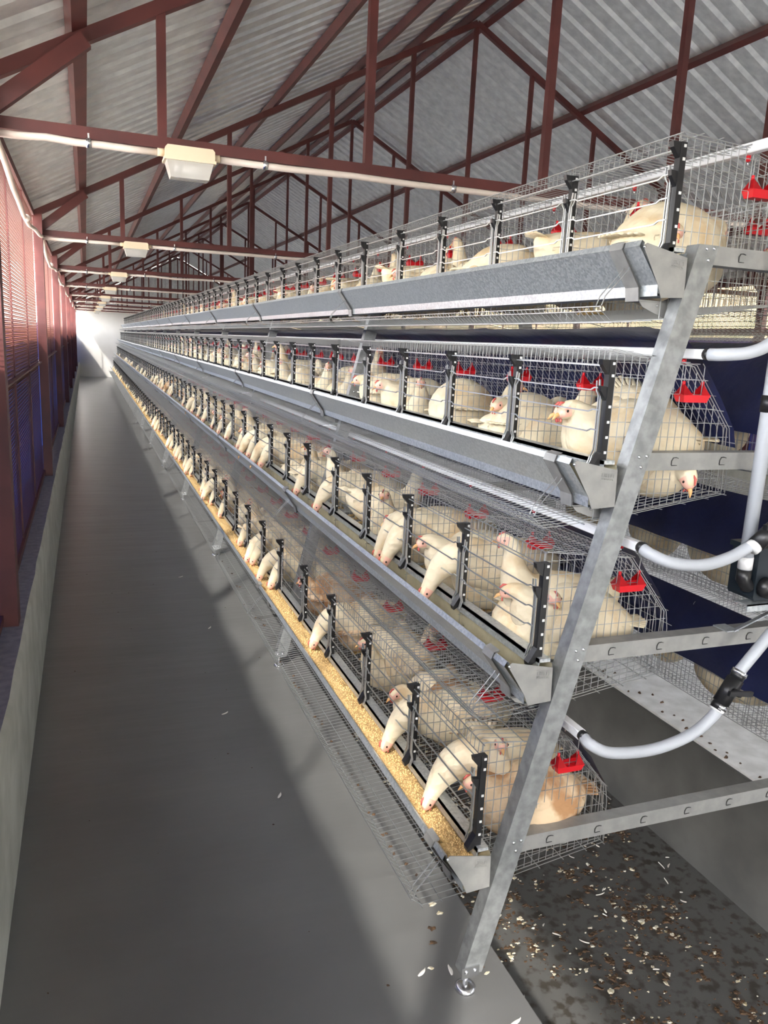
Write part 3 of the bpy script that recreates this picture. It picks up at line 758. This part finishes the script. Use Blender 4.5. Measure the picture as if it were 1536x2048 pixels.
# ------------------------------------------------------------------ hens
def hen_mesh(pose, nr, nseg, name, feather, detail=True, seed=0):
    """one continuous body swept along a tail-to-beak spine (facing +x, floor at z=0)"""
    if pose == 'peck':
        S = [(-.185, .150, .006, .006), (-.175, .150, .030, .022), (-.150, .148, .052, .045), (-.105, .142, .072, .066), (-.050, .138, .083, .078), (.010, .138, .086, .080), (.060, .146, .076, .068),
             (.096, .164, .063, .058), (.128, .168, .050, .048), (.155, .160, .041, .040), (.177, .143, .033, .034), (.193, .122, .026, .027), (.205, .101, .021, .0215), (.214, .083, .018, .019), (.221, .068, .0125, .014), (.225, .059, .0055, .006)]
    elif pose == 'alert':
        S = [(-.175, .180, .006, .006), (-.163, .176, .030, .022), (-.135, .160, .054, .048), (-.090, .142, .074, .068), (-.040, .130, .085, .080), (.015, .130, .087, .082), (.060, .144, .074, .070),
             (.088, .172, .053, .050), (.102, .204, .038, .037), (.108, .232, .029, .029), (.111, .254, .0235, .024), (.118, .270, .0205, .021), (.130, .280, .0185, .0185), (.144, .280, .0145, .0145), (.153, .277, .006, .007)]
    elif pose == 'sit':
        S = [(-.165, .105, .006, .006), (-.155, .103, .034, .024), (-.128, .095, .060, .046), (-.085, .086, .080, .068), (-.035, .082, .092, .078), (.020, .083, .090, .076), (.062, .094, .074, .066),
             (.090, .116, .054, .050), (.106, .142, .040, .038), (.114, .166, .030, .030), (.118, .184, .0235, .024), (.125, .197, .0205, .021), (.137, .204, .0185, .0185), (.151, .203, .0145, .0145), (.160, .200, .006, .007)]
    else:  # rest: plump, head drawn in
        S = [(-.165, .120, .006, .006), (-.155, .118, .034, .026), (-.128, .112, .062, .056), (-.085, .108, .083, .084), (-.035, .106, .093, .094), (.020, .106, .092, .094), (.064, .114, .078, .082),
             (.094, .132, .058, .062), (.112, .150, .042, .044), (.124, .163, .031, .031), (.132, .169, .0235, .024), (.142, .171, .020, .020), (.153, .169, .018, .0178), (.165, .164, .0135, .0135), (.172, .161, .006, .0065)]
    n = len(S)
    def interp(u):
        t = u * (n - 1); i = min(int(t), n - 2); f = t - i
        p = [S[max(i - 1, 0)], S[i], S[i + 1], S[min(i + 2, n - 1)]]
        r = []
        for c in range(4):
            a, b_, c_, d = (q[c] for q in p)
            r.append(.5 * (2 * b_ + (c_ - a) * f + (2 * a - 5 * b_ + 4 * c_ - d) * f * f + (3 * b_ - a - 3 * c_ + d) * f ** 3))
        return r
    m = MB(); vs = []; fs = []; mi = []
    us = [i / (nr - 1) for i in range(nr)]
    for i, u in enumerate(us):
        x, z, ry, rz = interp(u)
        x2, z2, _, _ = interp(min(1, u + .02)); x1, z1, _, _ = interp(max(0, u - .02))
        t = Vector((x2 - x1, 0, z2 - z1)).normalized(); nrm = Vector((-t.z, 0, t.x))
        for k in range(nseg):
            a = 2 * PI * k / nseg
            cy, cz = math.cos(a), math.sin(a)
            rr = 1.0
            # folded wing bulge with a lower edge
            wx = math.exp(-((x + .035) / .075) ** 4)
            wa = abs(cy)
            if wx > .02 and pose is not None:
                e = 1 / (1 + math.exp(-(cz + .28) * 14)) * (1 / (1 + math.exp((cz - .72) * 9)))
                rr += .085 * wx * e * wa
            if cz < -.3 and x < .06: rr *= 1 - .04
            if detail:
                rr += .035 * noise.noise(Vector((x * 26 + seed, cy * 2.2, cz * 2.2 + z * 10))) * min(1, ry / .03)
            px = x + nrm.x * rz * cz * rr; pz = z + nrm.z * rz * cz * rr
            vs.append((px, ry * cy * rr, max(pz, .004)))
    for i in range(nr - 1):
        u = (us[i] + us[i + 1]) / 2
        for k in range(nseg):
            k2 = (k + 1) % nseg
            fs.append((i * nseg + k, i * nseg + k2, (i + 1) * nseg + k2, (i + 1) * nseg + k))
            mi.append(0)
    fs.append(tuple(range(nseg))[::-1]); mi.append(0)
    fs.append(tuple((nr - 1) * nseg + k for k in range(nseg))); mi.append(1)
    face_u = (n - 4.2) / (n - 1)
    b0 = len(m.v); m.v.extend(vs)
    for j, f in enumerate(fs):
        m.f.append(f); m.s.append(True)
        i = j // nseg; k = j % nseg
        skin = 0
        if detail and i < nr - 1:
            u = (us[i] + us[min(i + 1, nr - 1)]) / 2; a = 2 * PI * (k + .5) / nseg
            if u > (n - 3.3) / (n - 1) and (u > (n - 1.7) / (n - 1) or abs(math.sin(a)) < .55): skin = 1
        m.m.append(skin if mi[j] == 0 else 1)
    # legs joined to the body
    if pose in ('peck', 'alert'):
        for sy in (-1, 1):
            m.tube([(-.015, sy * .035, .085), (.004, sy * .036, .058), (-.006, sy * .036, .034), (0, sy * .036, .006)], .006, 6, 2, radii=[.024, .013, .0058, .0062])
            if detail:
                for a in (-.45, 0, .45, PI):
                    l = .034 if a != PI else .018
                    m.tube([(0, sy * .036, .006), (l * .6 * math.cos(a), sy * .036 + l * .6 * math.sin(a), .006), (l * math.cos(a), sy * .036 + l * math.sin(a), .002)], .004, 5, 2, radii=[.005, .0042, .0016])
    if detail:
        # tail and wing-tip feathers as thick blades
        x, z, _, _ = interp(.05)
        for q in range(7):
            a = (q - 3) * .17
            d = Vector((-math.cos(a), math.sin(a), .22 if pose in ('peck', 'alert') else .02)).normalized()
            p0 = Vector((x + .025, (q - 3) * .007, z + .006)); p1 = p0 + d * .035; p2 = p0 + d * (.062 - .003 * abs(q - 3)); s_ = Vector((d.y, -d.x, 0)).normalized() * .010
            up = Vector((0, 0, .0022))
            vv = []
            for p, w in ((p0, .7), (p1, 1.15), (p2, .75)):
                vv += [tuple(p - s_ * w), tuple(p + up), tuple(p + s_ * w), tuple(p - up)]
            ff = []
            for r_ in (0, 4):
                for k in range(4): ff.append((r_ + k, r_ + (k + 1) % 4, r_ + 4 + (k + 1) % 4, r_ + 4 + k))
            ff.append((8, 9, 10, 11)); m.add(vv, ff, 0, True)
        for sy in (-1, 1):
            for q in range(4):
                x_, z_, ry, rz = interp(.22)
                p0 = Vector((-.075 + .006 * q, sy * (.078 - .006 * q), z_ + .020 - .014 * q)); p1 = p0 + Vector((-.062 + .004 * q, -sy * .024, -.006 + .004 * q))
                s_ = Vector((0, .1 * sy, 1)).normalized() * .008; o_ = Vector((0, sy * .003, 0))
                vv = [tuple(p0 - s_), tuple(p0 + o_), tuple(p0 + s_), tuple(p0 - o_), tuple(p1 - s_ * .6), tuple(p1 + o_ * .5), tuple(p1 + s_ * .6), tuple(p1 - o_ * .5)]
                m.add(vv, [(0, 1, 5, 4), (1, 2, 6, 5), (2, 3, 7, 6), (3, 0, 4, 7), (4, 5, 6, 7)], 0, True)
    me = m.mesh(name, [feather, SKIN, LEGM])
    # head frame for the separate parts
    hx, hz, hry, hrz = interp((n - 3.0) / (n - 1)); ex, ez, _, _ = interp(1.0); bx, bz, _, _ = interp((n - 5) / (n - 1))
    d = Vector((ex - hx, 0, ez - hz)).normalized(); upv = Vector((-d.z, 0, d.x))
    if upv.z < 0 and pose != 'peck': upv = -upv
    if pose == 'peck': upv = Vector((d.z * -1, 0, d.x)); upv = upv if upv.x > 0 else -upv
    head = Vector((hx, 0, hz)); tip = Vector((ex, 0, ez))
    bm_ = MB(); bm_.tube([tip - d * .006, tip + d * .008, tip + d * .018 - upv * .004], .006, 7, 0, radii=[.0055, .0042, .0010])
    cm = MB()
    pr = [head - d * .004 + upv * (hrz * .9), head + d * .006 + upv * (hrz * 1.12), head + d * .018 + upv * (hrz * .85)]
    cm.tube(pr, .004, 6, 0, radii=[.0018, .0030, .0018])
    for sy in (-1, 1): cm.ellipsoid(tuple(head + d * .020 - upv * .013 + Vector((0, sy * .004, 0))), (.0026, .0022, .0045), 6, 5)
    em = [MB(), MB()]
    for q_, sy in enumerate((-1, 1)): em[q_].ellipsoid(tuple(head + d * .006 + upv * .003 + Vector((0, sy * hry * .93, 0))), (.0030, .0022, .0030), 7, 5)
    return me, bm_.mesh('beak', [BEAK]), cm.mesh('comb', [COMB]), [e.mesh('eye', [EYE]) for e in em]
POSES = ['peck', 'alert', 'sit', 'rest']
HI = {}
for q, p in enumerate(POSES):
    HI[p, 'w'] = hen_mesh(p, 44, 28, 'hen', HENW, True, q * 3.1)
    HI[p, 't'] = hen_mesh(p, 44, 28, 'hen', HENT, True, q * 3.1 + 11)
LO = {p: hen_mesh(p, 13, 9, 'hen_small', HENW, False)[0] for p in POSES}
CNAME = {'w': 'white', 't': 'tan-patched'}
NH = [0]
LABELS = set()
def hen(pose, col, x, y, z, heading, label, scale=1.0, parts=True, pitch=0.0):
    bd, bk, cb, ey = HI[pose, col]
    o = link('hen', bd, None, (x, y, z)); o.rotation_euler = (0, pitch, heading); o.scale = (scale * 1.05, scale * 1.05, scale * 1.14)
    lb = label; q = 2
    LABELS.add(lb)
    tag(o, lb, 'hen', 'caged hens')
    if parts: link('beak', bk, o); link('comb', cb, o); [link('eye', e, o) for e in ey]
    NH[0] += 1
    return o
def cell_y(c):
    k, j = divmod(c, 5); return Y0 + .030 + k * PITCH + j * CELL
def place(tier, c, dx, dy, pose, col, heading, what, scale=1.0, s=1, dz=0, pitch=0.0):
    if pose != 'peck':
        hx = .165 * abs(math.cos(heading)) + .09 * abs(math.sin(heading)); hy = .165 * abs(math.sin(heading)) + .08 * abs(math.cos(heading))
        dx = max(hx + .012, min(.372 - hx, dx)) if hx < .18 else .19
        dy = max(hy, min(.405 - hy, dy)) if hy < .2 else .2
    x = XP[tier] + dx; zf = ZP[tier] + zfloor(dx) + .002 + dz
    if s < 0: x = 2 * XC - x; heading = PI - heading
    parts = cell_y(c) < 8
    lab = f'{CNAME[col]} hen {what}, {TIER[tier]} tier, {ordinal(c)} cell from near end' + ('' if s > 0 else ', far side')
    hen(pose, col, x, cell_y(c) + dy, zf, heading, lab, scale, parts, pitch)
A = PI    # facing the aisle
HAND = {
 (0, 0): [(.192, .225, 'peck', 'w', A + .10, 'pecking in the trough', 1.0), (.16, .335, 'alert', 'w', -1.9, 'with neck raised behind another', .92), (.25, .085, 'rest', 't', A - .08, 'lying by the side panel', 1.0)],
 (0, 1): [(.192, .10, 'peck', 'w', A - .05, 'pecking in the trough', 1.0), (.16, .32, 'rest', 'w', A + .3, 'standing behind the pecking bird', 1.0), (.28, .2, 'rest', 't', 1.2, 'turned away at the back', 1.0)],
 (0, 2): [(.11, .22, 'sit', 'w', A + .2, 'sitting close to the gate', .95), (.24, .12, 'alert', 'w', -1.2, 'standing tall at the back', .95), (.27, .33, 'rest', 'w', 1.3, 'turned away at the back', 1.0)],
 (0, 3): [(.192, .16, 'peck', 'w', A + .1, 'pecking in the trough', 1.0), (.20, .33, 'rest', 't', 1.0, 'brown-backed and crouching at the back', 1.0)],
 (0, 4): [(.12, .15, 'rest', 't', 2.6, 'resting by the gate', 1.0), (.25, .30, 'rest', 't', .8, 'turned away at the back', 1.0)],
 (1, 0): [(.045, .24, 'sit', 'w', -1.75, 'sitting by the gate facing the camera', .95), (.20, .10, 'rest', 'w', A - .5, 'crouching beside the side panel', 1.0), (.275, .23, 'alert', 'w', A - .4, 'with raised tail at the back', 1.0)],
 (1, 1): [(.192, .12, 'peck', 'w', A - .06, 'pecking in the trough', 1.05), (.18, .30, 'rest', 'w', A - .1, 'standing behind the pecking bird', 1.05), (.29, .16, 'rest', 'w', A + .1, 'at the back', 1.0)],
 (1, 2): [(.192, .09, 'peck', 'w', A + .05, 'pecking in the trough, nearer bird', 1.05), (.192, .22, 'peck', 'w', A + .15, 'pecking in the trough, farther bird', 1.0), (.26, .30, 'rest', 'w', A + .2, 'resting at the back', 1.0)],
 (1, 3): [(.16, .17, 'sit', 'w', A + .9, 'with head up looking to the left', 1.05), (.27, .32, 'alert', 'w', -.4, 'standing with neck raised at the back', 1.0)],
 (1, 4): [(.192, .14, 'peck', 'w', A - .15, 'pecking in the trough', 1.0), (.2, .31, 'alert', 'w', A - .2, 'standing with neck raised', 1.0)],
 (2, 0): [(.075, .13, 'rest', 'w', A - .35, 'crouching against the gate', 1.1), (.20, .20, 'rest', 'w', A + .1, 'with back turned behind the front bird', 1.1), (.262, .24, 'rest', 'w', -1.62, 'facing the camera below the crossbar', 1.08)],
 (2, 1): [(.105, .14, 'sit', 'w', -.55, 'with head up looking right', 1.08), (.10, .32, 'rest', 'w', A + .5, 'crouching by the gate', 1.0), (.27, .2, 'rest', 'w', .4, 'at the back', 1.0)],
 (2, 2): [(.11, .25, 'rest', 'w', 1.2, 'broad-backed, turned away', 1.12), (.22, .12, 'sit', 'w', -.9, 'with head up behind the others', 1.0)],
 (2, 3): [(.06, .20, 'sit', 'w', -2.0, 'with face low to the gate', .95), (.18, .30, 'rest', 'w', A, 'resting behind', 1.0)],
 (2, 4): [(.07, .18, 'rest', 'w', A - .3, 'crouching by the gate', 1.0), (.2, .3, 'rest', 'w', .7, 'turned away', 1.0)],
 (3, 0): [(.235, .20, 'rest', 'w', .25, 'broad-backed behind the end plate', 1.18), (.03, .33, 'rest', 'w', A + 1.1, 'lying low below the trough', .95)],
 (3, 1): [(.15, .14, 'alert', 'w', -.25, 'with raised head beside a red cup', 1.0), (.12, .32, 'rest', 'w', .9, 'with back turned by the gate', 1.05), (.27, .25, 'rest', 'w', 1.3, 'resting at the back', 1.0)],
 (3, 2): [(.10, .20, 'rest', 'w', -.5, 'round-backed above the trough', 1.1), (.2, .32, 'rest', 'w', .4, 'turned away', 1.05)],
}
for (tier, c), lst in HAND.items():
    for dx, dy, pose, col, hd, what, sc_ in lst: place(tier, c, dx, dy, pose, col, hd, what, sc_, dz=.025 if 'below the crossbar' in what else 0, pitch=.75 if 'below the crossbar' in what else 0)
rh = random.Random(21)
LIMIT = 272
FLOCK = MB()
def rand_cell(tier, c):
    J = lambda a: rh.uniform(-a, a)
    q = rh.random()
    if tier < 2 and q < .75:        # heads in the trough, side by side
        out = [(.192, .085 + J(.01), 'peck', A + J(.12), 'pecking in the trough, near side')]
        out.append((.17, .205 + J(.012), rh.choice(['peck', 'rest', 'alert']), A + J(.15), 'in the middle'))
        if out[-1][2] == 'peck': out[-1] = (.165,) + out[-1][1:4] + ('pecking in the trough, middle',)
        out.append((.19, .325 + J(.01), rh.choice(['rest', 'sit', 'rest']), rh.choice([0, A]) + J(.2), 'on the far side'))
    elif q < .6 or tier < 2:       # two lying along the cage
        out = [(.10, .2, rh.choice(['rest', 'sit', 'rest']), rh.choice([1, -1]) * PI / 2 + J(.3), 'lying along the gate'),
               (.27, .2, rh.choice(['rest', 'alert', 'sit']), rh.choice([1, -1]) * PI / 2 + J(.25), 'behind, along the back')]
    else:
        out = [(.18, .09, rh.choice(['rest', 'sit']), A + J(.3), 'facing the gate, near side'), (.19, .21, rh.choice(['rest', 'alert']), rh.choice([0, A]) + J(.3), 'in the middle'),
               (.19, .325, rh.choice(['rest', 'sit']), rh.choice([0, A]) + J(.3), 'on the far side')]
    return out
for c in range(5 * NMOD):
    for tier in range(4):
        if (tier, c) in HAND: continue
        for dx, dy, pose, hd, what in rand_cell(tier, c):
            sc_ = rh.uniform(.93, 1.02)
            if NH[0] < LIMIT and c < 27:
                place(tier, c, dx, dy, pose, 't' if rh.random() < .07 else 'w', hd, what, sc_)
            else:
                if what in ('behind, along the back', 'on the far side') and c % 2: continue
                me = LO[pose]; M = Matrix.Translation((XP[tier] + dx, cell_y(c) + dy, ZP[tier] + zfloor(dx) + .002)) @ Matrix.Rotation(hd, 4, 'Z') @ Matrix.Scale(sc_, 4)
                b0 = len(FLOCK.v)
                FLOCK.v.extend(tuple(M @ v.co) for v in me.vertices)
                for p in me.polygons:
                    FLOCK.f.append(tuple(i + b0 for i in p.vertices)); FLOCK.m.append(p.material_index); FLOCK.s.append(True)
# far side of the A-frame: birds seen through the backs
for tier, c, dx, dy, pose, hd, what in ((0, 0, .25, .10, 'rest', 1.2, 'against the back wires'), (0, 0, .26, .30, 'rest', 2.8, 'farther along the back wires'), (0, 1, .25, .15, 'rest', .3, 'against the back wires'), (0, 1, .25, .33, 'sit', 1.4, 'farther along the back wires'),
                                        (0, 2, .25, .2, 'rest', 2.0, 'against the back wires'), (0, 3, .25, .2, 'rest', 1.0, 'against the back wires'),
                                        (1, 0, .24, .10, 'rest', 1.5, 'against the back wires'), (1, 0, .25, .31, 'rest', 2.4, 'farther along the back wires'), (1, 1, .25, .13, 'rest', -1.5, 'against the back wires'), (1, 1, .25, .32, 'rest', .8, 'farther along the back wires'), (1, 2, .25, .2, 'rest', 2, 'against the back wires'), (1, 3, .25, .2, 'rest', 1.5, 'against the back wires'),
                                        (2, 0, .24, .15, 'rest', 1.5, 'against the back wires'), (2, 1, .25, .2, 'rest', -1.4, 'against the back wires'), (2, 2, .25, .2, 'rest', 1.4, 'against the back wires'),
                                        (3, 0, .20, .2, 'rest', 1.2, 'in the cage'), (3, 2, .2, .2, 'rest', .8, 'in the cage'), (3, 4, .2, .2, 'sit', 2.2, 'in the cage')):
    place(tier, c, dx, dy, pose, 'w', hd, what, 1.0, -1)
o = FLOCK.obj('flock', [HENW, SKIN, LEGM]); tag(o, 'white hens crowding the far cages towards the end wall', 'hens', kind='stuff')

# ------------------------------------------------------------------ litter
def blob(m, x, y, z, r, mi, h=.5):
    n = 8; ph = random.random() * 6; el = random.uniform(.55, 1)
    ring = []
    for k in range(n):
        rr = r * random.uniform(.45, 1.35); a = ph + 2 * PI * k / n
        ring.append((x + rr * math.cos(a), y + rr * el * math.sin(a), z))
    mid = [((p[0] - x) * .62 + x, (p[1] - y) * .62 + y, z + r * h * random.uniform(.5, 1.1)) for p in ring]
    m.add(ring + mid + [(x, y, z + r * h * random.uniform(.5, 1.2))], [(k, (k + 1) % n, n + (k + 1) % n, n + k) for k in range(n)] + [(n + k, n + (k + 1) % n, 2 * n) for k in range(n)], mi, False)
m = MB(); rl = random.Random(9)
random.seed(11)
zf = -.549
for i in range(5200):
    x = rl.uniform(1.0, 2.38); y = rl.uniform(.7, 4.2)
    dens = .5 + .9 * noise.noise(Vector((x * 3.2, y * 3.2, 0)))
    if x > 2.2: dens -= .3
    if rl.random() > dens: continue
    r = rl.choice([.0025, .003, .004, .005, .006, .006, .012, .018, .024])
    if r > .008:
        for q in range(9): blob(m, x + rl.gauss(0, r * .8), y + rl.gauss(0, r * .8), zf, r * rl.uniform(.2, .62), 0 if rl.random() < .8 else 1, .3)
    else: blob(m, x, y, zf, r, 1 if rl.random() < .16 else 0, .5)
for i in range(46):     # on the white ledge and by the aisle edge
    blob(m, 2.415 + abs(rl.gauss(0.03, .05)), rl.uniform(1.4, 4), .001, rl.choice([.006, .008, .010]), 0, .8)
for x, y in ((.905, 1.76), (.86, 1.71), (.84, 1.66), (.93, 1.545), (.935, 1.52), (.80, 1.58), (.90, 1.80)): blob(m, x, y, .001, .012 * rl.uniform(.6, 1), 1 if rl.random() < .6 else 0, .4)
for i in range(60): blob(m, rl.uniform(-.15, .95), rl.uniform(1.2, 9), .0008, rl.choice([.002, .003, .004]), 0, .4)
# crumbs on the bottom egg tray
for i in range(40): blob(m, XP[0] - .125 + rl.gauss(0, .012), Y0 + .05 + 3.2 * rl.random() ** 1.3, ZP[0] - .153, rl.choice([.003, .005, .006]), 0, .8)
o = m.obj('droppings', [DUNG, PALE]); tag(o, 'brown and pale droppings scattered over the pit floor', 'droppings', kind='stuff')
def feather(m, x, y, z, a, l, w):
    rows = []
    for i in range(7):
        u = i / 6; c_ = .25 * (u - .5) ** 2
        px = x + math.cos(a) * l * (u - .5) - math.sin(a) * c_ * l; py = y + math.sin(a) * l * (u - .5) + math.cos(a) * c_ * l
        ww = w * math.sin(PI * min(1, u * .9 + .08)) ** .7
        rows.append([(px + math.sin(a) * ww, py - math.cos(a) * ww, z + .002 + .004 * u), (px, py, z + .004 + .006 * u), (px - math.sin(a) * ww, py + math.cos(a) * ww, z + .002 + .004 * u)])
    m.sheet(rows, 0)
m = MB()
for i in range(70): feather(m, rl.uniform(1.05, 2.35), rl.uniform(.8, 3.2), zf, rl.uniform(0, 6.3), rl.uniform(.015, .04), rl.uniform(.002, .005))
o = m.obj('feather_litter', FEATH); tag(o, 'small moulted feathers scattered over the pit floor', 'feathers', kind='stuff')
for x, y, a, lab in ((.515, 3.15, .3, 'small white feather on the aisle floor, mid-aisle'), (.60, 2.47, 1.0, 'white feather on the aisle floor near the bottom trough'), (.77, 1.57, .5, 'white feather on the aisle floor left of the frame foot'),
                     (.845, 1.555, 1.5, 'white fluff on the aisle floor beside the frame foot'), (.93, 1.36, .2, 'white feather near the pit edge in front'), (.55, 5.2, .2, 'pale feather on the floor far along the aisle'), (.60, 4.2, .9, 'pale feather on the floor under the egg tray')):
    m = MB(); feather(m, 0, 0, 0, a, .03, .005); o = m.obj('feather', FEATH, None, (x, y, 0)); tag(o, lab, 'feather', 'loose feathers on the aisle')

# ------------------------------------------------------------------ light
W = bpy.data.worlds.new('World'); SC.world = W; W.use_nodes = True
N = W.node_tree.nodes; L = W.node_tree.links; bg = N['Background']
sk = N.new('ShaderNodeTexSky'); sk.sky_type = 'NISHITA'; sk.sun_disc = False; sk.sun_elevation = math.radians(38); sk.sun_rotation = math.radians(213); sk.altitude = 600; sk.dust_density = 3
hs = N.new('ShaderNodeHueSaturation'); hs.inputs['Saturation'].default_value = .2
L.new(sk.outputs[0], hs.inputs['Color']); L.new(hs.outputs[0], bg.inputs['Color']); bg.inputs['Strength'].default_value = 1.65
sun = bpy.data.lights.new('sun', 'SUN'); sun.energy = 8.5; sun.angle = math.radians(1.5); sun.color = (1, .95, .87)
so = bpy.data.objects.new('sun', sun); COL.objects.link(so)
so.rotation_euler = Vector((-1, -1.57, 1.47)).to_track_quat('Z', 'Y').to_euler()

# ------------------------------------------------------------------ camera
yaw, pit, rol = .3665, -.2110, .0474
f = Vector((math.sin(yaw) * math.cos(pit), math.cos(yaw) * math.cos(pit), math.sin(pit)))
r = f.cross(Vector((0, 0, 1))).normalized(); u = r.cross(f)
r2 = r * math.cos(rol) + u * math.sin(rol); u2 = -r * math.sin(rol) + u * math.cos(rol)
cam = bpy.data.cameras.new('camera'); co = bpy.data.objects.new('camera', cam); COL.objects.link(co)
M = Matrix(((r2.x, u2.x, -f.x, 0), (r2.y, u2.y, -f.y, 0), (r2.z, u2.z, -f.z, 1.6), (0, 0, 0, 1)))
co.matrix_world = M
cam.sensor_fit = 'HORIZONTAL'; cam.sensor_width = 36; cam.lens = 36 * 1562 / 1536; cam.clip_start = .02; cam.clip_end = 300
SC.camera = co
vs = SC.view_settings; vs.view_transform = 'Standard'; vs.look = 'None'; vs.gamma = 1; vs.use_curve_mapping = False; vs.exposure = 1.15
SC.cycles.use_denoising = True
SC.cycles.use_adaptive_sampling = True; SC.cycles.adaptive_threshold = .05
SC.cycles.max_bounces = 6; SC.cycles.diffuse_bounces = 4; SC.cycles.glossy_bounces = 4; SC.cycles.transparent_max_bounces = 8
